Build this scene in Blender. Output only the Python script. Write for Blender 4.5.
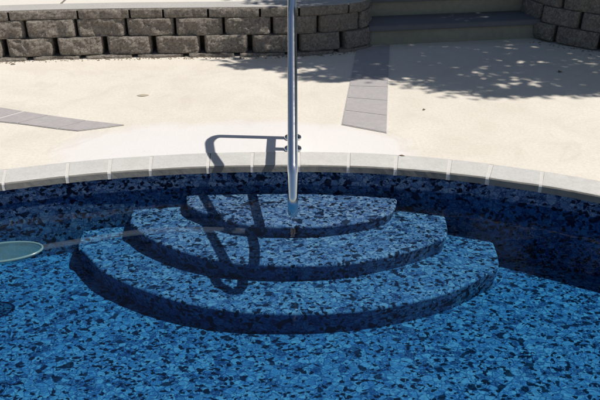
import bpy, bmesh, math, random
from mathutils import Vector, noise, Matrix

for o in list(bpy.data.objects):
    bpy.data.objects.remove(o)
S = bpy.context.scene
COL = S.collection
R = math.radians

# ------------------------------------------------------------------ camera
PITCH = R(28); FPX = 684.6; CAMH = 1.653
cam_d = bpy.data.cameras.new('camera')
cam = bpy.data.objects.new('camera', cam_d)
COL.objects.link(cam)
cam.location = (0, 0, CAMH)
cam.rotation_euler = (R(90) - PITCH, 0, 0)
cam_d.sensor_fit = 'HORIZONTAL'; cam_d.sensor_width = 36
cam_d.lens = FPX / 600 * 36
cam_d.clip_start = 0.05; cam_d.clip_end = 2000
S.camera = cam

# ------------------------------------------------------------------ sky and sun
SUN_EL = 59.5; SUN_AZ = -4.0      # azimuth measured from +X towards +Y
w = bpy.data.worlds.new('World'); S.world = w; w.use_nodes = True
wn = w.node_tree.nodes; wl = w.node_tree.links
bg = wn.get('Background') or wn.new('ShaderNodeBackground')
sky = wn.new('ShaderNodeTexSky'); sky.sky_type = 'NISHITA'; sky.sun_disc = False
sky.sun_elevation = R(SUN_EL)
sky.sun_rotation = R(90 - SUN_AZ)
wl.new(sky.outputs[0], bg.inputs[0]); bg.inputs[1].default_value = 0.068
sd = bpy.data.lights.new('sun', 'SUN'); sd.energy = 4.85; sd.angle = R(0.53); sd.color = (1.0, 0.955, 0.89)
sun = bpy.data.objects.new('sun', sd); COL.objects.link(sun)
sdir = Vector((math.cos(R(SUN_EL)) * math.cos(R(SUN_AZ)), math.cos(R(SUN_EL)) * math.sin(R(SUN_AZ)), math.sin(R(SUN_EL))))
sun.rotation_euler = sdir.to_track_quat('Z', 'Y').to_euler()
sun.location = (6, 0, 12)
vs = S.view_settings
vs.view_transform = 'Standard'; vs.look = 'None'; vs.exposure = 0.04; vs.gamma = 1; vs.use_curve_mapping = False
S.render.engine = 'CYCLES'

# ------------------------------------------------------------------ helpers
def px(x, y, z=0.0):
    """surveyed point of the 600x400 photograph lying at height z -> plan position"""
    a = (x - 300) / FPX; b = (y - 200) / FPX
    dy = math.cos(PITCH) - b * math.sin(PITCH); dz = -math.sin(PITCH) - b * math.cos(PITCH)
    t = (z - CAMH) / dz
    return (a * t, dy * t)

def cat(pts, n=8, closed=False):
    out = []; m = len(pts)
    rng = range(m) if closed else range(m - 1)
    for i in rng:
        if closed:
            p0, p1, p2, p3 = pts[(i-1) % m], pts[i], pts[(i+1) % m], pts[(i+2) % m]
        else:
            p1, p2 = pts[i], pts[i+1]
            p0 = pts[i-1] if i > 0 else tuple(2*a-b for a, b in zip(p1, p2))
            p3 = pts[i+2] if i+2 < m else tuple(2*b-a for a, b in zip(p1, p2))
        for k in range(n):
            t = k / n
            out.append(tuple(0.5*((2*b)+(-a+c)*t+(2*a-5*b+4*c-d)*t*t+(-a+3*b-3*c+d)*t**3) for a, b, c, d in zip(p0, p1, p2, p3)))
    if not closed: out.append(tuple(pts[-1]))
    return out

def offset(pts, d, closed=False):
    """move a 2-D path to its left by d"""
    out = []; m = len(pts)
    for i in range(m):
        a = pts[(i-1) % m] if closed or i > 0 else pts[i]
        b = pts[(i+1) % m] if closed or i < m-1 else pts[i]
        v = Vector((b[0]-a[0], b[1]-a[1])); v.normalize()
        out.append((pts[i][0] - v.y*d, pts[i][1] + v.x*d))
    return out

class Path:
    def __init__(s, pts):
        s.p = [Vector(q[:2]) for q in pts]; s.l = [0]
        for a, b in zip(s.p, s.p[1:]): s.l.append(s.l[-1] + (b-a).length)
        s.len = s.l[-1]
    def at(s, d):
        d = max(0, min(s.len - 1e-6, d))
        lo = 0
        for i in range(len(s.l)-1):
            if s.l[i+1] >= d: lo = i; break
        t = (d - s.l[lo]) / max(1e-9, s.l[lo+1]-s.l[lo])
        v = (s.p[lo+1]-s.p[lo]).normalized()
        return s.p[lo].lerp(s.p[lo+1], t), v
    def near(s, q):
        q = Vector(q); best = (9e9, 0)
        n = 2000
        for i in range(n):
            d = s.len*i/n; p, _ = s.at(d)
            e = (p-q).length
            if e < best[0]: best = (e, d)
        return best[1]

def mesh_obj(name, verts, faces, mat, parent=None, smooth=False, loc=None):
    me = bpy.data.meshes.new(name); me.from_pydata([tuple(v) for v in verts], [], faces); me.update()
    if mat: me.materials.append(mat)
    if smooth:
        for p in me.polygons: p.use_smooth = True
    o = bpy.data.objects.new(name, me); COL.objects.link(o)
    if parent:
        o.parent = parent; o.matrix_parent_inverse = Matrix.Translation(-Vector(parent.location))
    return o

def bm_obj(name, bm, mat, parent=None, smooth=False):
    me = bpy.data.meshes.new(name); bm.to_mesh(me); bm.free()
    if mat: me.materials.append(mat)
    if smooth:
        for p in me.polygons: p.use_smooth = True
    o = bpy.data.objects.new(name, me); COL.objects.link(o)
    if parent:
        o.parent = parent; o.matrix_parent_inverse = Matrix.Translation(-Vector(parent.location))
    return o

def empty(name, loc, label, cat_, group=None):
    o = bpy.data.objects.new(name, None); COL.objects.link(o); o.location = loc
    o.empty_display_size = 0.1
    tag(o, label, cat_, group); return o

def tag(o, label, cat_, group=None, kind=None):
    o['label'] = label; o['category'] = cat_
    if group: o['group'] = group
    if kind: o['kind'] = kind
    return o

def structure(o, label, cat_):
    o['kind'] = 'structure'; o['label'] = label; o['category'] = cat_; return o

# ------------------------------------------------------------------ node helpers
class NT:
    def __init__(s, name):
        s.m = bpy.data.materials.new(name); s.m.use_nodes = True
        s.n = s.m.node_tree.nodes; s.l = s.m.node_tree.links
        s.b = s.n['Principled BSDF']; s.out = s.n['Material Output']
        s.tc = s.n.new('ShaderNodeTexCoord')
        s.co = s.tc.outputs['Object']
    def noise(s, scale, detail=4, rough=0.55, co=None, dist=0.0):
        t = s.n.new('ShaderNodeTexNoise'); t.inputs['Scale'].default_value = scale
        t.inputs['Detail'].default_value = detail; t.inputs['Roughness'].default_value = rough
        t.inputs['Distortion'].default_value = dist
        s.l.new(co or s.co, t.inputs['Vector']); return t
    def vor(s, scale, feature='F1', co=None, rand=1.0):
        t = s.n.new('ShaderNodeTexVoronoi'); t.feature = feature
        t.inputs['Scale'].default_value = scale; t.inputs['Randomness'].default_value = rand
        s.l.new(co or s.co, t.inputs['Vector']); return t
    def ramp(s, fac, stops, interp='LINEAR'):
        r = s.n.new('ShaderNodeValToRGB'); r.color_ramp.interpolation = interp
        e = r.color_ramp.elements
        while len(e) < len(stops): e.new(0.5)
        for i, (p, c) in enumerate(stops):
            e[i].position = p
            e[i].color = (c, c, c, 1) if isinstance(c, (int, float)) else (*c, 1)
        s.l.new(fac, r.inputs[0]); return r.outputs[0]
    def mix(s, fac, a, b, mode='MIX'):
        x = s.n.new('ShaderNodeMix'); x.data_type = 'RGBA'; x.blend_type = mode
        for sock, v in ((0, fac), (6, a), (7, b)):
            if isinstance(v, (int, float)): x.inputs[sock].default_value = v if sock == 0 else (v, v, v, 1)
            elif isinstance(v, tuple): x.inputs[sock].default_value = (*v, 1)
            else: s.l.new(v, x.inputs[sock])
        return x.outputs[2]
    def math(s, op, a, b=0.0, clamp=False):
        x = s.n.new('ShaderNodeMath'); x.operation = op; x.use_clamp = clamp
        for i, v in enumerate((a, b)):
            if isinstance(v, (int, float)): x.inputs[i].default_value = v
            else: s.l.new(v, x.inputs[i])
        return x.outputs[0]
    def sep(s, v=None, space=None):
        x = s.n.new('ShaderNodeSeparateXYZ'); s.l.new(v or s.co, x.inputs[0]); return x.outputs
    def bump(s, h, strength, dist=0.01, normal=None):
        b = s.n.new('ShaderNodeBump'); b.inputs['Strength'].default_value = strength; b.inputs['Distance'].default_value = dist
        s.l.new(h, b.inputs['Height'])
        if normal: s.l.new(normal, b.inputs['Normal'])
        return b.outputs[0]
    def set(s, color=None, rough=None, normal=None, metal=None, spec=None):
        for nm, v in (('Base Color', color), ('Roughness', rough), ('Normal', normal), ('Metallic', metal), ('Specular IOR Level', spec)):
            if v is None: continue
            if isinstance(v, tuple): s.b.inputs[nm].default_value = (*v, 1)
            elif isinstance(v, (int, float)): s.b.inputs[nm].default_value = v
            else: s.l.new(v, s.b.inputs[nm])
        return s.m

# ------------------------------------------------------------------ materials
def m_deck():
    t = NT('cream_concrete')
    big = t.noise(0.7, 6, 0.6); mid = t.noise(3.3, 6, 0.65, dist=0.6); fine = t.noise(55, 5, 0.7); spk = t.noise(160, 2, 0.5)
    c = t.mix(t.ramp(big.outputs[0], [(0.3, 0.0), (0.7, 1.0)]), (0.625, 0.575, 0.495), (0.680, 0.635, 0.560))
    c = t.mix(t.ramp(mid.outputs[0], [(0.42, 0.0), (0.72, 0.4)]), c, (0.50, 0.445, 0.37))
    c = t.mix(t.ramp(fine.outputs[0], [(0.35, 0.32), (0.6, 0.0)]), c, (0.43, 0.39, 0.33))
    # newer paler patch of concrete around the rail anchors
    o = t.sep()
    wob = t.noise(2.4, 4, 0.55)
    dx = t.math('DIVIDE', t.math('SUBTRACT', o[0], -0.36), 1.12)
    dy = t.math('DIVIDE', t.math('SUBTRACT', o[1], 3.58), 0.66)
    r = t.math('ADD', t.math('POWER', t.math('ABSOLUTE', dx), 2.8), t.math('POWER', t.math('ABSOLUTE', dy), 2.2))
    r = t.math('ADD', r, t.math('MULTIPLY', t.math('SUBTRACT', wob.outputs[0], 0.5), 0.9))
    c = t.mix(t.ramp(r, [(0.0, 0.9), (0.70, 0.8), (1.08, 0.0)]), c, (0.640, 0.617, 0.605))
    # sparse brown specks
    v = t.vor(5.5)
    c = t.mix(t.ramp(v.outputs['Distance'], [(0.0, 0.45), (0.035, 0.0)]), c, (0.25, 0.2, 0.14))
    st = t.noise(1.1, 3, 0.5, dist=2.5)
    c = t.mix(t.ramp(st.outputs[0], [(0.60, 0.0), (0.66, 0.22), (0.7, 0.0)]), c, (0.45, 0.40, 0.33))
    bl = t.noise(8, 5, 0.7, dist=1.2)
    c = t.mix(t.ramp(bl.outputs[0], [(0.60, 0.0), (0.74, 0.16)]), c, (0.44, 0.385, 0.31))
    n = t.bump(fine.outputs[0], 0.35, 0.004)
    n = t.bump(mid.outputs[0], 0.25, 0.012, n)
    return t.set(c, 0.85, n, spec=0.3)

def m_strip():
    t = NT('grey_stamped_paver')
    f = t.noise(30, 5, 0.7); g = t.noise(5, 4, 0.6)
    c = t.mix(g.outputs[0], (0.33, 0.305, 0.30), (0.41, 0.385, 0.375))
    c = t.mix(t.ramp(f.outputs[0], [(0.35, 0.5), (0.6, 0)]), c, (0.28, 0.265, 0.26))
    return t.set(c, 0.8, t.bump(f.outputs[0], 0.4, 0.004))

def m_mortar():
    t = NT('white_mortar'); f = t.noise(60, 4)
    return t.set(t.mix(f.outputs[0], (0.46, 0.445, 0.415), (0.57, 0.55, 0.52)), 0.9, t.bump(f.outputs[0], 0.5, 0.003))

def m_coping():
    t = NT('pale_grey_coping_stone')
    f = t.noise(70, 5, 0.7); g = t.noise(4, 5, 0.6, dist=0.5); h = t.noise(14, 5, 0.6)
    oi = t.n.new('ShaderNodeObjectInfo')
    c = t.mix(g.outputs[0], (0.45, 0.438, 0.41), (0.58, 0.565, 0.53))
    c = t.mix(oi.outputs['Random'], c, t.mix(0.5, c, (0.48, 0.485, 0.49)))
    c = t.mix(t.ramp(h.outputs[0], [(0.42, 0.0), (0.68, 0.55)]), c, (0.43, 0.415, 0.385))
    c = t.mix(t.ramp(f.outputs[0], [(0.3, 0.5), (0.55, 0)]), c, (0.38, 0.37, 0.35))
    return t.set(c, 0.7, t.bump(f.outputs[0], 0.45, 0.004), spec=0.35)

def m_block():
    t = NT('split_face_concrete')
    a = t.noise(11, 5, 0.65); f = t.noise(48, 6, 0.8); g = t.vor(70)
    oi = t.n.new('ShaderNodeObjectInfo')
    c = t.mix(a.outputs[0], (0.40, 0.35, 0.295), (0.60, 0.54, 0.465))
    c = t.mix(t.ramp(f.outputs[0], [(0.38, 0.85), (0.62, 0.0)]), c, (0.15, 0.13, 0.11))
    c = t.mix(t.ramp(f.outputs[0], [(0.58, 0.0), (0.78, 0.8)]), c, (0.74, 0.69, 0.61))
    c = t.mix(t.math('MULTIPLY', oi.outputs['Random'], 0.35), c, (0.26, 0.22, 0.18))
    n = t.bump(f.outputs[0], 1.0, 0.03)
    n = t.bump(g.outputs['Distance'], 0.5, 0.01, n)
    return t.set(c, 0.95, n, spec=0.2)

def m_cap():
    t = NT('grey_cap_stone'); f = t.noise(60, 5, 0.7); g = t.noise(3, 4)
    c = t.mix(g.outputs[0], (0.36, 0.345, 0.325), (0.46, 0.44, 0.41))
    c = t.mix(t.ramp(f.outputs[0], [(0.3, 0.5), (0.55, 0)]), c, (0.25, 0.24, 0.22))
    return t.set(c, 0.9, t.bump(f.outputs[0], 0.5, 0.004))

def m_liner():
    t = NT('blue_mosaic_vinyl')
    mp = t.n.new('ShaderNodeMapping'); t.l.new(t.co, mp.inputs[0]); mp.inputs['Scale'].default_value = (1.0, 1.3, 1.2)
    wob = t.noise(26, 2, 0.5, co=mp.outputs[0])
    ad = t.n.new('ShaderNodeVectorMath'); ad.operation = 'MULTIPLY_ADD'
    t.l.new(wob.outputs[1], ad.inputs[0]); ad.inputs[1].default_value = (0.029, 0.029, 0.029); t.l.new(mp.outputs[0], ad.inputs[2])
    co = ad.outputs[0]
    v = t.vor(25, co=co); e = t.vor(25, 'DISTANCE_TO_EDGE', co=co)
    v2 = t.vor(50, co=co); e2 = t.vor(50, 'DISTANCE_TO_EDGE', co=co); v3 = t.vor(56, co=co)
    def sc(n_):
        x = t.n.new('ShaderNodeSeparateColor'); t.l.new(n_.outputs['Color'], x.inputs[0]); return x.outputs
    c1 = sc(v); c2 = sc(v2); c3 = sc(v3)
    # pebbles of light, mid and deep blue
    c = t.ramp(c1[0], [(0.0, (0.012, 0.032, 0.100)), (0.17, (0.062, 0.122, 0.240)), (0.40, (0.108, 0.177, 0.297)),
                       (0.62, (0.075, 0.149, 0.281)), (0.80, (0.146, 0.216, 0.330))], 'CONSTANT')
    # smaller pebbles
    k = t.ramp(c2[1], [(0.0, 1.0), (0.32, 0.0)], 'CONSTANT')
    c = t.mix(t.math('MULTIPLY', k, 0.85), c, t.ramp(c2[0], [(0.0, (0.025, 0.063, 0.165)), (0.35, (0.166, 0.243, 0.347)), (0.6, (0.046, 0.102, 0.231))], 'CONSTANT'))
    mb = t.noise(75, 4, 0.7, co=co)
    c = t.mix(t.ramp(mb.outputs[0], [(0.48, 0.0), (0.72, 0.5)]), c, (0.208, 0.275, 0.363))
    c = t.mix(t.ramp(mb.outputs[0], [(0.30, 0.45), (0.46, 0.0)]), c, (0.025, 0.059, 0.149))
    # pale rims with thin dark seams
    br = t.ramp(mb.outputs[0], [(0.44, 0.0), (0.58, 1.0)])
    rim = t.ramp(e.outputs['Distance'], [(0.0, 0.0), (0.07, 0.0), (0.11, 0.6), (0.17, 0.0)])
    c = t.mix(t.math('MULTIPLY', rim, br), c, (0.270, 0.371, 0.460))
    c = t.mix(t.ramp(e.outputs['Distance'], [(0.0, 0.7), (0.04, 0.5), (0.12, 0.0)]), c, (0.008, 0.028, 0.091))
    c = t.mix(t.ramp(e2.outputs['Distance'], [(0.0, 0.35), (0.10, 0.0)]), c, (0.010, 0.035, 0.107))
    # black chips in loose clusters
    cl = t.noise(4, 4, 0.65)
    th = t.math('ADD', c3[2], t.math('MULTIPLY', t.math('SUBTRACT', cl.outputs[0], 0.5), 0.8))
    c = t.mix(t.ramp(th, [(0.0, 0.0), (0.815, 0.96)], 'CONSTANT'), c, (0.002, 0.005, 0.016))
    c = t.mix(t.ramp(c1[2], [(0.0, 0.0), (0.955, 0.92)], 'CONSTANT'), c, (0.003, 0.008, 0.024))
    return t.set(c, 0.7, None, spec=0.05)

def m_water():
    t = NT('pool_water'); n = t.n; l = t.l
    n.remove(t.b)
    tr = n.new('ShaderNodeBsdfTransparent'); gl = n.new('ShaderNodeBsdfGlossy'); gl.inputs['Roughness'].default_value = 0.0
    gl.inputs['Color'].default_value = (1, 1, 1, 1)
    mx = n.new('ShaderNodeMixShader'); fr = n.new('ShaderNodeFresnel'); fr.inputs['IOR'].default_value = 1.33
    mp = n.new('ShaderNodeMapping'); l.new(t.co, mp.inputs[0]); mp.inputs['Scale'].default_value = (1.0, 1.6, 1.0)
    a = t.noise(2.2, 2, 0.5, co=mp.outputs[0]); b = t.noise(9, 2, 0.5, co=mp.outputs[0])
    h = t.math('ADD', a.outputs[0], t.math('MULTIPLY', b.outputs[0], 0.16))
    nb = t.bump(h, 0.35, 0.02)
    l.new(nb, gl.inputs['Normal']); l.new(nb, fr.inputs['Normal'])
    l.new(fr.outputs[0], mx.inputs[0]); l.new(tr.outputs[0], mx.inputs[1]); l.new(gl.outputs[0], mx.inputs[2])
    l.new(mx.outputs[0], t.out.inputs['Surface'])
    ab = n.new('ShaderNodeVolumeAbsorption'); ab.inputs['Color'].default_value = (0.0, 0.80, 0.97, 1); ab.inputs['Density'].default_value = 1.7
    l.new(ab.outputs[0], t.out.inputs['Volume'])
    return t.m

def m_chrome():
    t = NT('polished_steel'); f = t.noise(40, 3)
    return t.set((0.80, 0.81, 0.83), t.ramp(f.outputs[0], [(0.3, 0.06), (0.7, 0.13)]), None, 1.0)

def m_plain(name, col, rough=0.8, sc=30, amt=0.35, bump=0.3):
    t = NT(name); f = t.noise(sc, 5, 0.65); g = t.noise(sc/9, 4)
    dark = tuple(x*(1-amt) for x in col)
    c = t.mix(f.outputs[0], dark, tuple(min(1, x*(1+amt*0.5)) for x in col))
    c = t.mix(t.ramp(g.outputs[0], [(0.4, 0.0), (0.7, 0.5)]), c, dark)
    return t.set(c, rough, t.bump(f.outputs[0], bump, 0.006))

DECK, STRIP, MORTAR, COPING, BLOCK, CAP, LINER, WATER, CHROME = m_deck(), m_strip(), m_mortar(), m_coping(), m_block(), m_cap(), m_liner(), m_water(), m_chrome()
EDGE = m_plain('shaded_stone_edge', (0.21, 0.20, 0.175), 0.75, 14, 0.55, 0.5)  # darker stone colour paints shade onto the coping's front face and upper arris
RISER = m_plain('greenish_cream_riser', (0.30, 0.285, 0.215), 0.85, 22, 0.35)
SLATE = m_plain('slate_tread', (0.14, 0.14, 0.155), 0.7, 35, 0.25)
TERRACE = m_plain('terrace_concrete', (0.64, 0.60, 0.53), 0.85, 20, 0.08)
LAWN = m_plain('lawn_green', (0.055, 0.095, 0.025), 0.9, 12, 0.4)
MULCH = m_plain('dark_mulch', (0.06, 0.042, 0.03), 0.95, 40, 0.5, 0.8)
LEAF = m_plain('leaf_green', (0.06, 0.105, 0.028), 0.6, 6, 0.4)
_t = LEAF.node_tree; _tl = _t.nodes.new('ShaderNodeBsdfTranslucent'); _tl.inputs[0].default_value = (0.10, 0.17, 0.03, 1); _ad = _t.nodes.new('ShaderNodeMixShader'); _ad.inputs[0].default_value = 0.4
_t.links.new(_t.nodes['Principled BSDF'].outputs[0], _ad.inputs[1]); _t.links.new(_tl.outputs[0], _ad.inputs[2]); _t.links.new(_ad.outputs[0], _t.nodes['Material Output'].inputs[0])
BARK = m_plain('brown_bark', (0.13, 0.095, 0.07), 0.9, 22, 0.4, 0.8)
DRY = m_plain('dry_brown_leaf', (0.20, 0.13, 0.075), 0.8, 60, 0.4)
DARK = m_plain('dark_rubber', (0.02, 0.02, 0.022), 0.6, 30, 0.2)
SOIL = m_plain('earth_crumbs', (0.30, 0.24, 0.17), 0.95, 50, 0.5, 0.8)

# ------------------------------------------------------------------ pool outline (clockwise seen from above is avoided: counter-clockwise)
WZ = -0.135                                     # water level
ZT = (-0.185, -0.26, -0.365); ZF = -0.50        # treads and floor
lip = [(-1.614, 3.292), (-1.111, 3.425), (-0.566, 3.505), (-0.057, 3.527), (0.226, 3.52), (0.562, 3.482), (0.884, 3.41), (1.085, 3.345), (1.56, 3.150),
       (2.4, 2.62), (3.15, 1.8), (3.6, 0.6), (3.7, -1.2), (3.3, -3.0), (2.0, -4.3), (0.0, -4.8), (-2.2, -4.5), (-3.8, -3.2), (-4.4, -1.2), (-4.3, 0.6), (-3.8, 1.9), (-3.05, 2.72), (-2.3, 3.08)]
lip = lip[::-1]                                 # counter-clockwise, so the left side is the inside
LIP = cat(lip, 10, True)
def out(d): return offset(LIP, -d, True)        # d > 0: away from the water
NL = len(LIP)

# deck ring with the hole of the pool
def ring(name, inner, outer, zi, zo, mat, rows=1):
    v = []; f = []; n = len(inner)
    for k in range(rows+1):
        t = k/rows
        for a, b in zip(inner, outer): v.append((a[0]+(b[0]-a[0])*t, a[1]+(b[1]-a[1])*t, zi+(zo-zi)*t))
    for k in range(rows):
        for i in range(n):
            j = (i+1) % n
            f.append((k*n+i, (k+1)*n+i, (k+1)*n+j, k*n+j))
    return mesh_obj(name, v, f, mat)
COPW = 0.185
deck_in = out(COPW + 0.002)
def far(pts, r):
    o = []
    for p in pts:
        v = Vector((p[0]+0.3, p[1]+0.6)); v.normalize(); o.append((-0.3+v.x*r, -0.6+v.y*r))
    return o
structure(ring('ground', deck_in, far(LIP, 13.0), 0.0, 0.0, DECK), 'cream concrete deck around the pool', 'deck')
structure(ring('lawn', far(LIP, 12.9), far(LIP, 600.0), -0.02, -0.3, LAWN), 'lawn beyond the concrete deck', 'lawn')

# pool wall and floor
wall_line = out(0.022)
v = []; f = []
for z in (-0.03, WZ+0.004, ZF-0.02):
    v += [(p[0], p[1], z) for p in wall_line]
for k in range(2):
    for i in range(NL):
        j = (i+1) % NL; f.append((k*NL+i, k*NL+j, (k+1)*NL+j, (k+1)*NL+i))
structure(mesh_obj('pool_wall', v, f, LINER), 'pool wall in blue mosaic liner below the stone coping', 'pool wall')
fl = [(p[0], p[1], ZF) for p in wall_line]
structure(mesh_obj('pool_floor', fl, [tuple(range(NL))], LINER), 'flat pool floor in bright blue mosaic liner', 'pool floor')

# water body
wl_ = out(0.045)
v = [(p[0], p[1], WZ) for p in wl_] + [(p[0], p[1], ZF-0.12) for p in wl_]
f = [tuple(range(NL)), tuple(reversed(range(NL, 2*NL)))] + [(i, i+NL, (i+1) % NL+NL, (i+1) % NL) for i in range(NL)]
structure(mesh_obj('water', v, f, WATER), 'calm clear water filling the pool', 'water')

# ------------------------------------------------------------------ pool steps
L1 = [(186, 200), (189, 205.5), (200, 211), (220, 218.5), (240, 223.4), (270, 226), (300, 226.3), (333, 225), (367, 220), (387, 214), (396, 205)]
L2 = [(129.6, 221.5), (136, 228), (150, 238), (180, 250.5), (210, 258.5), (240, 262.8), (290, 265), (350, 262.5), (400, 252.5), (430, 243), (447.5, 232.5)]
L3 = [(78, 244), (84, 252), (92, 261), (105, 272.5), (135, 286.5), (165, 297), (200, 305.5), (245, 311.5), (290, 313), (345, 311.5), (400, 304), (450, 291), (482, 276), (499, 261.5)]
steps = empty('pool_steps', (-0.06, 3.5, ZF), 'three curved underwater entry steps covered in blue mosaic liner', 'pool steps')
for k, (L, z) in enumerate(zip((L1, L2, L3), ZT)):
    pts = [px(a, b, z) for a, b in L]
    # lead the two ends into the pool wall
    pts = [(pts[0][0]-0.03, 3.66)] + pts + [(pts[-1][0]+0.03, 3.60)]
    c = cat(pts, 6)                         # left to right: the front is on the right-hand side
    rr = 0.014; prof = [(0.0, -0.0)]
    v = []; n = len(c)
    rings = []
    for a in range(5):
        ang = a/4*math.pi/2
        off = offset(c, rr*(1-math.sin(ang)))
        rings.append([(p[0], p[1], z - rr*(1-math.cos(ang))) for p in off])
    foot = offset(c, 0.016)
    rings.append([(p[0], p[1], ZF-0.01 if k == 2 else ZT[k+1]-0.004) for p in foot])
    for r_ in rings: v += r_
    f = []
    for q in range(len(rings)-1):
        for i in range(n-1): f.append((q*n+i, (q+1)*n+i, (q+1)*n+i+1, q*n+i+1))
    f.append(tuple(range(n)))
    o = mesh_obj('step', v, f, LINER, steps)
    o['label'] = ('top step, smallest, just under the surface', 'middle step', 'bottom step, the widest')[k]

# ------------------------------------------------------------------ coping
coping = empty('pool_coping', (0, 3.6, 0), 'curved rim of pale grey coping stones with white mortar joints along the pool edge', 'coping')
P = Path(LIP + [LIP[0]])
start = P.near(px(0, 184))
marks = [px(66, 176), px(110, 173), px(151, 170), px(207, 167), px(252, 167), px(300, 166), px(349, 167), px(396, 169), px(448, 175), px(487, 180), px(541, 187)]
ds = sorted(P.near(m) for m in marks)
left_most, right_most = ds[-1], ds[0]
# fill the rest of the rim with regular stones
rest = []; d = left_most + 0.33
while d < P.len + right_most - 0.2: rest.append(d % P.len); d += 0.33
alld = sorted(ds + rest)
TH = 0.046
def coping_piece(d0, d1, mat, name, top, inset, seed):
    n = max(2, int((d1-d0)/0.03)); v = []; f = []
    prof = [(-0.004+inset, -TH+0.003), (inset*1.0, -0.010), (0.006+inset, -0.003), (0.014+inset, 0.0), (0.06, 0.0005), (0.12, 0.0), (COPW-0.004, 0.0), (COPW, -0.003), (COPW, -TH)]
    m = len(prof)
    for i in range(n+1):
        p, t = P.at((d0+(d1-d0)*i/n) % P.len); nrm = Vector((t.y, -t.x))     # away from the water
        for (o_, z_) in prof:
            q = p + nrm*o_
            jz = 0.0012*noise.noise(Vector((q.x*9+seed, q.y*9, 0))); jo = 0.002*noise.noise(Vector((q.x*25, z_*40+seed, q.y*25)))
            v.append((q.x+nrm.x*jo, q.y+nrm.y*jo, top+z_+jz))
    for i in range(n):
        for k in range(m-1): f.append((i*m+k, i*m+k+1, (i+1)*m+k+1, (i+1)*m+k))
        f.append((i*m+m-1, i*m, (i+1)*m, (i+1)*m+m-1))
    f.append(tuple(range(m-1, -1, -1))); f.append(tuple(n*m+k for k in range(m)))
    o = mesh_obj(name, v, f, mat, coping)
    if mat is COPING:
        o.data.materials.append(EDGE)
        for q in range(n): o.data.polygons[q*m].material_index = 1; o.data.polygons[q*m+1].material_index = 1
    return o
random.seed(4)
for i, d0 in enumerate(alld):
    d1 = alld[(i+1) % len(alld)]
    if d1 < d0: d1 += P.len
    g = random.uniform(0.006, 0.011); sk = 0
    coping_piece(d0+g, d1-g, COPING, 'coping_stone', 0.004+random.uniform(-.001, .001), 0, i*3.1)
    coping_piece(d0-g-0.001, d0+g+0.001, MORTAR, 'mortar_joint', 0.0015, 0.002, i)

# ------------------------------------------------------------------ paver strips set in the deck
def strip(name, a0, a1, b0, b1, nb, label, jt=0.012):
    """quadrilateral a0-a1 (one long edge) and b0-b1 (the other), cut in nb pavers"""
    root = empty(name, (a0[0], a0[1], 0), label, 'paving strip')
    A0, A1, B0, B1 = map(Vector, (a0, a1, b0, b1))
    mesh_obj('joint_bed', [(*A0, .0035), (*B0, .0035), (*B1, .0035), (*A1, .0035)], [(0, 1, 2, 3)], MORTAR, root)
    for i in range(nb):
        t0 = i/nb; t1 = (i+1)/nb
        L = max((A1-A0).length, 0.01); e = jt/L/2
        t0 += e*1.0; t1 -= e
        q = [A0.lerp(A1, t0), B0.lerp(B1, t0), B0.lerp(B1, t1), A0.lerp(A1, t1)]
        w_ = (q[1]-q[0]).normalized()*0.005
        q = [q[0]+w_, q[1]-w_, q[2]-w_, q[3]+w_]
        mesh_obj('paver', [(p.x, p.y, .0065) for p in q] + [(p.x, p.y, .001) for p in q],
                 [(0, 1, 2, 3), (0, 4, 5, 1), (1, 5, 6, 2), (2, 6, 7, 3), (3, 7, 4, 0)], STRIP, root)
    return root
strip('paver_strip', px(341.5, 125), px(356.5, 49), px(387, 133.5), px(390, 45), 7, 'grey paver strip leading from the pool to the stairs')
# the left strip runs into the pale patch, its far end cut to a point
lr = empty('paver_strip', (-2, 4.3, 0), 'grey paver strip at the left, ending in a point at the pale patch', 'paving strip')
Lt = [(-140, 85), (25, 112), (49, 115.8), (87, 121.0), (125, 125.4)]; Lb = [(-140, 106), (-8, 121.5), (17, 124), (57, 129.3), (78, 131.5)]
bed = (Lt + [(108, 127.8)] + Lb[::-1])[::-1]
mesh_obj('joint_bed', [(*px(*p), .0035) for p in bed], [tuple(range(len(bed)))], MORTAR, lr)
for i in range(4):
    q = [px(*Lt[i]), px(*Lt[i+1]), px(*Lb[i+1]), px(*Lb[i])]
    if i == 3: q = [px(*Lt[3]), px(*Lt[4]), px(107, 127.7), px(*Lb[4]), px(*Lb[3])]
    cx = sum(p[0] for p in q)/len(q); cy = sum(p[1] for p in q)/len(q)
    q = [(p[0]+(cx-p[0])*0.03, p[1]+(cy-p[1])*0.04) for p in q][::-1]; n = len(q)
    mesh_obj('paver', [(p[0], p[1], .0065) for p in q] + [(p[0], p[1], .001) for p in q],
             [tuple(range(n))] + [(k, k+n, (k+1) % n+n, (k+1) % n) for k in range(n)], STRIP, lr)

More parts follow.
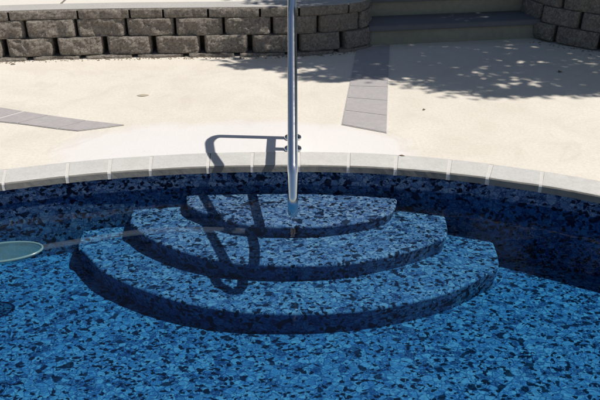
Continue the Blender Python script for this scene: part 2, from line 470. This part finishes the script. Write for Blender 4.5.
# ------------------------------------------------------------------ block walls
def block(path, d0, d1, z0, h, setback, depth, parent, seed, name='block', taper=0.03, amp=0.022, mat=None, nosplit=False):
    """one rough block whose face follows the path between d0 and d1"""
    nu = max(10, int((d1-d0)/0.013)); nv = max(5, int(h/0.013))
    v = []; f = []
    L = d1-d0
    for j in range(nv+1):
        for i in range(nu+1):
            s_ = i/nu; t_ = j/nv
            p, tg = path.at(d0+L*s_); nrm = Vector((-tg.y, tg.x))       # into the bank
            eu = min(s_, 1-s_)*L; ev = min(t_, 1-t_)*h
            rnd = taper*max(0, 1-eu/0.035)**1.7 + 0.010*max(0, 1-ev/0.02)**2
            q3 = Vector((s_*L*7+seed*5.3, t_*h*7, seed*1.7))
            k = noise.fractal(q3, 0.7, 2.1, 5)*amp + abs(noise.noise(q3*0.6+Vector((9, 3, 1))))*amp*0.8
            edge = min(1, eu/0.02)*min(1, ev/0.012)
            o_ = setback + rnd + k*(0.25+0.75*edge)
            # faces chip at the arrises
            zz = z0 + h*t_ - (0.003*noise.noise(q3*2.3) if 0 < j < nv else 0.0)
            if j == nv: zz -= 0.004*abs(noise.noise(q3*1.4))
            sh = (1 if s_ > .5 else -1)*-0.006*max(0, 1-eu/0.01)
            q = p + nrm*o_ + tg*sh
            v.append((q.x, q.y, zz))
    W = nu+1
    for j in range(nv):
        for i in range(nu): f.append((j*W+i, j*W+i+1, (j+1)*W+i+1, (j+1)*W+i))
    # back rim: top, bottom, sides (tail of the block narrows)
    b = len(v)
    for j in (0, nv):
        for i in range(nu+1):
            s_ = i/nu; p, tg = path.at(d0+L*s_); nrm = Vector((-tg.y, tg.x))
            q = p + nrm*(setback+depth) + tg*((0.5-s_)*L*0.06)
            v.append((q.x, q.y, z0+(h if j else 0)))
    for i in range(nu):
        f.append((nv*W+i, nv*W+i+1, b+W+i+1, b+W+i))
        f.append((i+1, i, b+i, b+i+1))
        f.append((b+i, b+W+i, b+W+i+1, b+i+1))
    f.append(tuple([j*W for j in range(nv+1)][::1] + [b+W, b]))
    f.append(tuple([j*W+nu for j in range(nv+1)][::-1] + [b+nu, b+W+nu]))
    return mesh_obj(name, v, f, mat or BLOCK, parent)

# left / middle wall: face path from left to right, curling back beside the stairs
wp = [(-6.2, 4.2), (-4.6, 4.95), (-3.4, 5.36), (-2.485, 5.56), (-1.687, 5.655), (-0.847, 5.70), (-0.085, 5.735), (0.25, 5.80), (0.50, 5.90), (0.615, 6.03), (0.665, 6.25), (0.68, 6.6), (0.68, 7.4)]
WP = Path(cat(wp, 10))
wallL = empty('retaining_wall', (-0.8, 5.7, 0), 'low brown grey split face block wall with caps, curling back beside the stairs', 'retaining wall')
random.seed(11)
def course(path, dref, pitch, z0, h, setback, parent, lo, hi, gap=0.006, **k):
    d = dref
    while d - pitch > lo: d -= pitch
    i = 0
    while d + pitch < hi + 1e-3:
        j = random.uniform(-0.010, 0.010)
        block(path, d+gap, d+pitch-gap, z0+random.uniform(-.0015, .0015), h-0.002, setback+random.uniform(-.006, .006), 0.22, parent, random.random()*60, **k)
        d += pitch; i += 1
E0 = WP.len - 0.02
z1, z2, z3, z4 = 0.028, 0.175, 0.322, 0.400
d_ = WP.near(px(57+0, 57)); course(WP, d_-0.2, 0.43, -0.05, z1+0.05, -0.022, wallL, 0.1, E0-0.1, gap=0.018, name='footing_block', taper=0.02, amp=0.014)
course(WP, WP.near(px(57, 59)), 0.405, z1, z2-z1, 0.0, wallL, 0.1, E0, gap=0.013, taper=0.06)
course(WP, WP.near(px(80, 58)), 0.405, z2, z3-z2, 0.022, wallL, 0.1, E0, gap=0.005, taper=0.035)
# caps of uneven lengths
d = WP.near(px(15, 62)); lens = [0.545, 0.42, 0.275, 0.37, 0.43, 0.33, 0.45, 0.36, 0.45]
k = 0; caps = []
dd = d
while dd > 0.6: dd -= 0.42; caps.append((dd, dd+0.42))
while d < E0-0.5: caps.append((d, d+lens[k % 9])); d += lens[k % 9]; k += 1
for a, b in sorted(caps): block(WP, a+0.0025, b-0.0025, z3, z4-z3, 0.028, 0.23, wallL, a*7.1, name='cap_block', taper=0.006, amp=0.010, mat=BLOCK)
# smooth top of the caps
def cap_top(path, lo, hi, z, s0, s1, parent):
    n = int((hi-lo)/0.05); v = []; f = []
    for i in range(n+1):
        p, tg = path.at(lo+(hi-lo)*i/n); nrm = Vector((-tg.y, tg.x))
        a = p+nrm*(s0+0.004*noise.noise(Vector((i*0.7, 3, 1)))); b = p+nrm*s1
        v += [(a.x, a.y, z+0.003), (b.x, b.y, z+0.003), (a.x, a.y, z-0.012), (b.x, b.y, z-0.012)]
    for i in range(n):
        a = i*4; b = a+4
        f += [(a, b, b+1, a+1), (a+2, b+2, b, a)]
    return mesh_obj('cap_top', v, f, CAP, parent)
cap_top(WP, 0.3, E0, z4, 0.044, 0.262, wallL)

# stairs
a = Vector((0.60, 6.045)); b = Vector((2.20, 6.315)); dirs = (b-a).normalized(); back = Vector((-dirs.y, dirs.x))
stairs = empty('garden_stairs', (1.4, 6.2, 0), 'wide shaded garden stairs with greenish risers and slate treads', 'stairs')
def box8(name, p0, p1, depth, z0, z1, mat, parent, bev=0.0):
    q = [p0, p1, p1+back*depth, p0+back*depth]
    bm = bmesh.new(); lo = [bm.verts.new((p.x, p.y, z0)) for p in q]; hi = [bm.verts.new((p.x, p.y, z1)) for p in q]
    bm.faces.new(lo[::-1]); bm.faces.new(hi)
    for i in range(4): bm.faces.new((lo[i], lo[(i+1) % 4], hi[(i+1) % 4], hi[i]))
    if bev: bmesh.ops.bevel(bm, geom=bm.edges[:], offset=bev, segments=2, affect='EDGES')
    return bm_obj(name, bm, mat, parent)
zr = 0.0
for i in range(3):
    off = back*(i*0.335)
    zt = (i+1)*0.178
    box8('riser', a+off+dirs*0.0, b+off, 0.30, zr-0.01 if i == 0 else zr-0.0, zt-0.05, RISER, stairs)
    box8('tread', a+off-back*0.028, b+off-back*0.028, 0.375 if i < 2 else 0.9, zt-0.049, zt, SLATE, stairs, 0.006)
    zr = zt+0.001

# right wall, taller
rp = [(2.02, 8.2), (2.06, 7.2), (2.10, 6.55), (2.20, 6.22), (2.42, 5.98), (2.68, 5.77), (3.2, 5.46), (3.9, 5.15), (5.2, 4.7), (7.0, 4.2)]
RP = Path(cat(rp, 10))
wallR = empty('retaining_wall', (2.6, 5.9, 0), 'dark shaded block wall right of the stairs, taller and running forward', 'retaining wall')
rc = 5; hh = 0.147
for i in range(rc):
    course(RP, 0.1+(0.2 if i % 2 else 0), 0.405, 0.012+i*hh, hh, 0.022*i, wallR, 0.05, RP.len-0.1, gap=0.008, taper=0.03)
for i in range(int((RP.len-0.3)/0.42)):
    block(RP, 0.2+i*0.42+0.0025, 0.2+(i+1)*0.42-0.0025, 0.012+rc*hh, 0.078, 0.022*rc, 0.26, wallR, i*3.3, name='cap_block', taper=0.006, amp=0.010)

# ground behind the walls
n = 70
tl = []
for i in range(n+1):
    p, tg = WP.at(0.05+(E0-0.05)*i/n); q = p+Vector((-tg.y, tg.x))*0.25; tl.append((q.x, q.y))
poly = tl + [(0.45, 9.5), (-12, 9.5), (-12, 6.0)]
v = [(p[0], p[1], 0.385) for p in poly]; 
te = structure(mesh_obj('terrace', v + [(p[0], p[1], 0.0) for p in poly], [tuple(range(len(v)))[::1]] + [(i, (i+1) % len(v), (i+1) % len(v)+len(v), i+len(v)) for i in range(len(v))], TERRACE), 'raised cream concrete terrace behind the low block wall', 'terrace')
te.data.materials.append(SOIL)
for q in te.data.polygons[1:]: q.material_index = 1
# score line in the terrace
sv = [px(57.5, -3, .389), px(60.0, 4.2, .389)]
mesh = mesh_obj('terrace_joint', [(sv[0][0]-0.01, sv[0][1]+1.2, .3875), (sv[0][0]+0.01, sv[0][1]+1.2, .3875), (sv[1][0]+0.01, sv[1][1], .3875), (sv[1][0]-0.01, sv[1][1], .3875)], [(0, 3, 2, 1)], m_plain('joint_dark', (0.22, 0.2, 0.17)))
structure(mesh, 'thin dark joint across the terrace concrete', 'joint')
tr_ = []
for i in range(n+1):
    p, tg = RP.at(0.05+(RP.len-0.1)*i/n); q = p+Vector((-tg.y, tg.x))*0.30; tr_.append((q.x, q.y))
poly = tr_ + [(12, 3.4), (13, 9.5), (2.3, 9.5)]
v = [(p[0], p[1], 0.78) for p in poly]
structure(mesh_obj('planting_bed', v + [(p[0], p[1], 0.0) for p in poly], [tuple(range(len(v)))] + [(i, (i+1) % len(v), (i+1) % len(v)+len(v), i+len(v)) for i in range(len(v))], MULCH), 'dark mulched bed behind the right wall', 'garden bed')
structure(mesh_obj('upper_path', [(0.3, 7.2, .5355), (2.6, 7.2, .5355), (2.6, 12, .5355), (0.3, 12, .5355)], [(0, 1, 2, 3)], TERRACE), 'upper concrete path behind the stairs', 'path')

# ------------------------------------------------------------------ handrail
def fillet(pts, radii, n=8):
    P3 = [Vector(p) for p in pts]; o = [P3[0]]
    for i in range(1, len(P3)-1):
        r_ = radii[i]; a, b, c = P3[i-1], P3[i], P3[i+1]
        u = (a-b).normalized(); w_ = (c-b).normalized(); th = u.angle(w_)
        t = r_/math.tan(th/2); t = min(t, (a-b).length*0.49, (c-b).length*0.49); r_ = t*math.tan(th/2)
        s0 = b+u*t; s1 = b+w_*t; ce = b+(u+w_).normalized()*(r_/math.sin(th/2))
        v0 = s0-ce; v1 = s1-ce; ang = v0.angle(v1); ax = v0.cross(v1).normalized()
        for k in range(n+1): o.append(ce + Matrix.Rotation(ang*k/n, 3, ax) @ v0)
    o.append(P3[-1]); return o
def tube(name, pts, r_, mat, parent, seg=24, caps=True):
    v = []; f = []; n = len(pts)
    side = Vector((1, 0, 0)); 
    for i, p in enumerate(pts):
        a = pts[max(0, i-1)]; b = pts[min(n-1, i+1)]; t = (b-a).normalized()
        s_ = (side - t*side.dot(t)); 
        if s_.length < 1e-4: s_ = Vector((0, 1, 0)) - t*t.y
        s_.normalize(); side = s_; u = t.cross(s_)
        for k in range(seg):
            c_ = math.cos(2*math.pi*k/seg); d_ = math.sin(2*math.pi*k/seg)
            v.append(p + s_*(r_*c_) + u*(r_*d_))
    for i in range(n-1):
        for k in range(seg): f.append((i*seg+k, i*seg+(k+1) % seg, (i+1)*seg+(k+1) % seg, (i+1)*seg+k))
    if caps: f.append(tuple(range(seg-1, -1, -1))); f.append(tuple((n-1)*seg+k for k in range(seg)))
    return mesh_obj(name, v, f, mat, parent, True)
def rx(y): return -0.0325 - (y-2.7)*0.0095
def rp3(y, z): return (rx(y), y, z)
rail = empty('handrail', rp3(3.93, 0), 'polished steel pool handrail rising over the entry steps', 'handrail')
A1 = 3.925; A2 = 3.752
loop = [rp3(A1, -0.03), rp3(A1, 0.90), rp3(3.66, 0.825), rp3(2.855, 0.292), rp3(2.745, 0.070), rp3(3.05, 0.085), rp3(3.52, 0.225), rp3(A1, 0.225)]
rad = [0, 0.12, 0.30, 0.085, 0.085, 0.3, 0.35, 0]
tube('rail_tube', fillet(loop, rad, 10), 0.0243, CHROME, rail)
tube('rail_post', [Vector(rp3(A2, -0.03)), Vector(rp3(A2, 0.1)), Vector(rp3(A2, 0.225))], 0.0238, CHROME, rail)
def esc(y):
    bm = bmesh.new(); seg = 32; prof = [(0.054, 0.004), (0.054, 0.009), (0.048, 0.016), (0.034, 0.022), (0.027, 0.026), (0.0245, 0.026)]
    rows = [[bm.verts.new((rx(y)+r_*math.cos(2*math.pi*k/seg), y+r_*math.sin(2*math.pi*k/seg), z_)) for k in range(seg)] for r_, z_ in prof]
    for a_, b_ in zip(rows, rows[1:]):
        for k in range(seg): bm.faces.new((a_[k], a_[(k+1) % seg], b_[(k+1) % seg], b_[k]))
    bm.faces.new(rows[0][::-1])
    bm_obj('escutcheon', bm, CHROME, rail, True)
esc(A1); esc(A2)

# ------------------------------------------------------------------ float at the left
FROST = NT('frosted_green_plastic')
fm = FROST.set(FROST.ramp(FROST.noise(6, 3).outputs[0], [(0.35, (0.05, 0.16, 0.22)), (0.65, (0.11, 0.23, 0.28))]), 0.25)
_tr = FROST.n.new('ShaderNodeBsdfTransparent'); _tr.inputs[0].default_value = (0.68, 0.85, 0.86, 1); _mx = FROST.n.new('ShaderNodeMixShader'); _mx.inputs[0].default_value = 0.30
FROST.l.new(_tr.outputs[0], _mx.inputs[1]); FROST.l.new(FROST.b.outputs[0], _mx.inputs[2]); FROST.l.new(_mx.outputs[0], FROST.out.inputs[0])
cx, cy = px(2, 254, WZ)
net = empty('leaf_skimmer', (cx, cy, WZ), 'pale green oval skimmer floating at the left edge, its pale pole trailing right under water', 'pool skimmer')
bm = bmesh.new()
bmesh.ops.create_uvsphere(bm, u_segments=40, v_segments=16, radius=1)
for q in bm.verts:
    q.co = Vector((q.co.x*0.19, q.co.y*0.088, q.co.z*(0.020 if q.co.z > 0 else 0.03) - 0.008*(1 - min(1, q.co.x**2+q.co.y**2))))
bmesh.ops.rotate(bm, verts=bm.verts, cent=(0, 0, 0), matrix=Matrix.Rotation(R(12), 3, 'Z'))
bmesh.ops.translate(bm, verts=bm.verts, vec=(cx, cy, WZ+0.004))
bm_obj('skimmer_head', bm, fm, net, True)
rimp = [Vector((cx, cy, WZ+0.010)) + Matrix.Rotation(R(12), 3, 'Z') @ Vector((0.189*math.cos(2*math.pi*k/48), 0.087*math.sin(2*math.pi*k/48), 0)) for k in range(49)]
RIM = m_plain('pale_rim_plastic', (0.11, 0.20, 0.22), 0.2, 30, 0.1, 0.0)
tube('rim', rimp, 0.006, RIM, net, 10, False)
PM = NT('clear_hose'); PM.n.remove(PM.b)
tr = PM.n.new('ShaderNodeBsdfTransparent'); df = PM.n.new('ShaderNodeBsdfPrincipled'); df.inputs['Base Color'].default_value = (0.34, 0.38, 0.42, 1); df.inputs['Roughness'].default_value = 0.3
mxs = PM.n.new('ShaderNodeMixShader'); mxs.inputs[0].default_value = 0.08
PM.l.new(tr.outputs[0], mxs.inputs[1]); PM.l.new(df.outputs[0], mxs.inputs[2]); PM.l.new(mxs.outputs[0], PM.out.inputs[0])
hp = [px(a, b, WZ-0.022) for a, b in ((38, 248), (60, 244.5), (90, 239.5), (125, 234), (165, 230), (205, 229.5), (245, 231))]
tube('pole', [Vector((a, b, WZ-0.022)) for a, b in cat(hp, 5)], 0.0145, PM.m, net, 14)

# ------------------------------------------------------------------ small things lying on the deck
def leaf(name, x, y, z, L, W, rot, label, mat=DRY, curl=0.3, cat_='leaf'):
    v = []; f = []; n = 8
    for i in range(n+1):
        t = i/n; wd = W*math.sin(math.pi*min(1, t*0.93+0.04))**0.8
        for s_ in (-1, 0, 1):
            p = Vector(((t-.5)*L, s_*wd/2, curl*W*abs(s_)*0.5*wd/W + curl*L*0.15*math.sin(t*math.pi*1.3)))
            p = Matrix.Rotation(rot, 3, 'Z') @ p
            v.append((p.x, p.y, p.z+0.001))
    for i in range(n):
        for k in range(2): f.append((i*3+k, (i+1)*3+k, (i+1)*3+k+1, i*3+k+1))
    f2 = len(v); v += [(a, b, c-0.001) for a, b, c in v]; f += [tuple(i+f2 for i in q[::-1]) for q in f[:]]
    o = mesh_obj(name, v, f, mat, None, True); o.location = (x, y, z)
    tag(o, label, cat_, 'dry leaves on the deck'); return o
x, y = px(402, 156.5); leaf('fallen_leaf', x, y, 0.005, 0.034, 0.014, -0.3, 'curled brown leaf lying at the edge of the coping right of the handrail', curl=0.25)
x, y = px(424, 110); leaf('fallen_leaf', x, y, 0.002, 0.022, 0.015, 0.5, 'tiny dark leaf fragment alone on the sunlit deck below the tree shade', curl=0.6)
x, y = px(143, 95.5); leaf('fallen_leaf', x, y, 0.001, 0.085, 0.045, 0.1, 'flat tan leaf on the deck in front of the low wall', m_plain('tan_leaf', (0.42, 0.36, 0.27), 0.9, 40, 0.15, 0.1), curl=0.06)
x, y = px(13, 64.5); leaf('fallen_leaf', x, y, 0.002, 0.04, 0.02, 0.2, 'small brown leaf at the foot of the low wall, far left', curl=0.4)
x, y = px(560, 72); leaf('fallen_leaf', x, y, 0.002, 0.05, 0.03, 0.9, 'brown leaf in the tree shade near the right wall', curl=0.4)

# crumbs of soil and chips along the foot of the walls
random.seed(8)
def crumbs(name, path, lo, hi, n, label, off, mat):
    bm = bmesh.new()
    for i in range(n):
        p, tg = path.at(random.uniform(lo, hi)); q = p - Vector((-tg.y, tg.x))*(off*random.random()**1.6 + 0.005)
        s_ = random.uniform(0.002, 0.008)
        m = Matrix.Translation((q.x, q.y, s_*0.4)) @ Matrix.Rotation(random.random()*6, 4, 'Z') @ Matrix.Diagonal((s_*random.uniform(.8, 1.8), s_, s_*0.6, 1))
        bmesh.ops.create_icosphere(bm, subdivisions=1, radius=1, matrix=m)
    o = bm_obj(name, bm, mat); tag(o, label, 'soil', kind='stuff')
crumbs('soil_crumbs', WP, 3.5, WP.len-1.5, 520, 'soil crumbs and chips along the foot of the low wall', 0.07, SOIL)
crumbs('soil_crumbs', RP, 2.0, 5.5, 260, 'pale rubble and crumbs along the foot of the right wall', 0.14, SOIL)

# ------------------------------------------------------------------ shade tree beyond the right wall (crown above the picture)
random.seed(21)
tree = empty('shade_tree', (4.9, 7.6, 0.78), 'broad leafy tree behind the right wall shading the stairs', 'tree')
def limb(pts, r0, r1, seg=10):
    v = []; f = []; n = len(pts); side = Vector((1, 0.2, 0))
    for i, p in enumerate(pts):
        a_ = pts[max(0, i-1)]; b_ = pts[min(n-1, i+1)]; t = (b_-a_).normalized()
        s_ = (side-t*side.dot(t)).normalized(); u = t.cross(s_); r_ = r0+(r1-r0)*i/(n-1)
        for k in range(seg): v.append(p + s_*(r_*math.cos(2*math.pi*k/seg)) + u*(r_*math.sin(2*math.pi*k/seg)))
    for i in range(n-1):
        for k in range(seg): f.append((i*seg+k, i*seg+(k+1) % seg, (i+1)*seg+(k+1) % seg, (i+1)*seg+k))
    return v, f
def wig(a_, b_, n, amp):
    a_, b_ = Vector(a_), Vector(b_); o = []
    for i in range(n+1):
        t = i/n; o.append(a_.lerp(b_, t) + Vector((random.uniform(-1, 1), random.uniform(-1, 1), random.uniform(-.5, .5)))*amp*math.sin(math.pi*t) + Vector((0, 0, 0.25*math.sin(math.pi*t)*(b_-a_).length*0.3)))
    return o
V, F = limb([Vector((4.9, 7.6, 0.7)), Vector((4.88, 7.58, 1.2)), Vector((4.8, 7.5, 2.0)), Vector((4.75, 7.45, 2.9)), Vector((4.6, 7.4, 4.2))], 0.19, 0.08)
cot = 1/math.tan(R(SUN_EL))
# where the shade falls on the deck: edge of the shade as plan y for a given x
edge_px = [(228, 60), (250, 70), (285, 76), (320, 84), (343, 88), (365, 84), (392, 88), (430, 96), (470, 101), (500, 106.5), (545, 110), (600, 105), (680, 98)]
edge = [px(a_, b_) for a_, b_ in edge_px]
def edge_y(x):
    if x <= edge[0][0]: return edge[0][1] + (edge[0][0]-x)*6
    for p, q in zip(edge, edge[1:]):
        if p[0] <= x <= q[0]: return p[1]+(q[1]-p[1])*(x-p[0])/(q[0]-p[0])
    return edge[-1][1]
leaves_v = []; leaves_f = []
def add_leaf(p, d, L, W, up):
    d = d.normalized(); s_ = d.cross(up)
    if s_.length < 1e-3: s_ = Vector((1, 0, 0))
    s_.normalize(); b = len(leaves_v)
    leaves_v.extend([p, p+d*L*0.4+s_*W/2, p+d*L, p+d*L*0.4-s_*W/2])
    leaves_f.append((b, b+1, b+2, b+3))
tips = []
nclump = 0
while nclump < 660:
    sx = random.uniform(-0.45, 4.3); sy = random.uniform(4.7, 7.9)
    m = 0.13 + 0.10*noise.noise(Vector((sx*2.2, 0, 5)))
    if sy < edge_y(sx) + m: continue
    if sx < 0.1 and sy > 6.8: continue
    hgt = 3.0 + 1.5*random.random() + 0.25*min(2, max(0, sx))*random.random()
    c = Vector((sx + hgt*cot*math.cos(R(SUN_AZ)), sy + hgt*cot*math.sin(R(SUN_AZ)), hgt))
    tips.append(c); nclump += 1
    for q in range(54):
        o_ = Vector((random.gauss(0, .15), random.gauss(0, .075), random.gauss(0, .10)))
        if sy < edge_y(sx)+0.5: o_.y *= 0.55
        dr = Vector((random.uniform(-1, 1), random.uniform(-.7, .5), random.uniform(-.7, .2)))
        kk = 1.0 if sy < edge_y(sx)+0.35 else 1.45
        add_leaf(c+o_, dr, kk*random.uniform(.055, .095), kk*random.uniform(.024, .042), Vector((random.uniform(-.5, .5), random.uniform(-.5, .5), 1)))
# feathery sprays reaching past the edge of the shade
for q in range(60):
    sx = -0.45 + 3.9*random.random()**1.5; sy = edge_y(sx) + (random.uniform(-0.02, 0.12) if sx < 0.8 else random.uniform(0.10, 0.24)); hgt = random.uniform(3.0, 3.8)
    c = Vector((sx + hgt*cot, sy, hgt)); ang = random.uniform(math.pi*0.92, math.pi*1.22); L = random.uniform(0.12, 0.30)
    dv = Vector((math.cos(ang), math.sin(ang)*0.6, -0.08))
    for s_ in range(16):
        p = c + dv*L*s_/16
        for sd_ in (-1, 1):
            add_leaf(p, Vector((dv.x, dv.y+sd_*0.7, random.uniform(-.3, .1))), random.uniform(.035, .06), random.uniform(.010, .018), Vector((0, 0, 1)))
lo_ = mesh_obj('crown', leaves_v, leaves_f, LEAF, tree)
# limbs towards clumps
forks = [Vector((4.8, 7.5, 2.0)), Vector((4.77, 7.48, 2.6)), Vector((4.75, 7.45, 2.9)), Vector((4.68, 7.42, 3.5)), Vector((4.6, 7.4, 4.1))]
mains = []
for tgt in ((2.2, 5.9, 3.0), (3.4, 5.4, 2.9), (5.0, 5.5, 3.2), (2.6, 7.4, 3.5), (4.2, 7.9, 3.8), (5.6, 6.4, 3.9), (5.4, 7.6, 4.1), (4.4, 6.4, 4.4), (2.0, 6.6, 3.3)):
    pts = wig(random.choice(forks[:4]), tgt, 7, 0.08); mains.append(pts)
    v_, f_ = limb(pts, 0.065, 0.018, 7); b = len(V); V += v_; F += [tuple(i+b for i in q) for q in f_]
mp_ = [p for m in mains for p in m[2:]]
for c in tips[::5]:
    nearp = min(mp_, key=lambda p: (p-c).length)
    v_, f_ = limb(wig(nearp, c, 4, 0.03), 0.014, 0.004, 5); b = len(V); V += v_; F += [tuple(i+b for i in q) for q in f_]
mesh_obj('trunk', V, F, BARK, tree, True)

# ------------------------------------------------------------------ unseen row of trees added beyond the terrace to darken reflections in the water
random.seed(77)
LEAF2 = m_plain('dark_leaf_green', (0.045, 0.08, 0.024), 0.7, 5, 0.4)
def far_tree(H_, rad):
    global leaves_v, leaves_f
    root = empty('unseen_tree', (0, 0, 0), 'unseen dense green tree added beyond the terrace to darken the water reflections', 'tree', 'added row of unseen trees beyond the terrace')
    leaves_v = []; leaves_f = []
    for k in range(330):
        z = random.random(); rr_ = rad*(0.35+0.65*math.sin(math.pi*min(1, 0.15+0.8*z)))*math.sqrt(random.random())
        a_ = random.random()*2*math.pi; c = Vector((rr_*math.cos(a_), rr_*math.sin(a_), 0.5+z*(H_-0.5)))
        for q in range(26):
            o_ = Vector((random.gauss(0, .2), random.gauss(0, .2), random.gauss(0, .16)))
            add_leaf(c+o_, Vector((random.uniform(-1, 1), random.uniform(-1, 1), random.uniform(-.8, .2))), random.uniform(.10, .18), random.uniform(.06, .10), Vector((random.uniform(-.6, .6), random.uniform(-.6, .6), 1)))
    cr = mesh_obj('crown', leaves_v, leaves_f, LEAF2, root)
    v_, f_ = limb([Vector((0, 0, -0.4)), Vector((0.03, 0, 1.0)), Vector((0.0, 0.05, H_*0.5)), Vector((0.05, 0, H_*0.85))], 0.16, 0.03)
    tk = mesh_obj('trunk', v_, f_, BARK, root, True)
    return root, [cr, tk]
protos = [far_tree(5.6, 1.7), far_tree(6.6, 1.9)]
for i in range(11):
    rt, ch = protos[i % 2]
    if i < 2: o = rt
    else:
        o = rt.copy(); COL.objects.link(o)
        for c in ch:
            d = c.copy(); COL.objects.link(d); d.parent = o
    o.location = (-13.5+i*2.75+random.uniform(-.4, .4), 14.2+random.uniform(-.9, .9), 0.0)
    o.rotation_euler = (0, 0, random.random()*6)
    k = random.uniform(.9, 1.15); o.scale = (k, k, k)
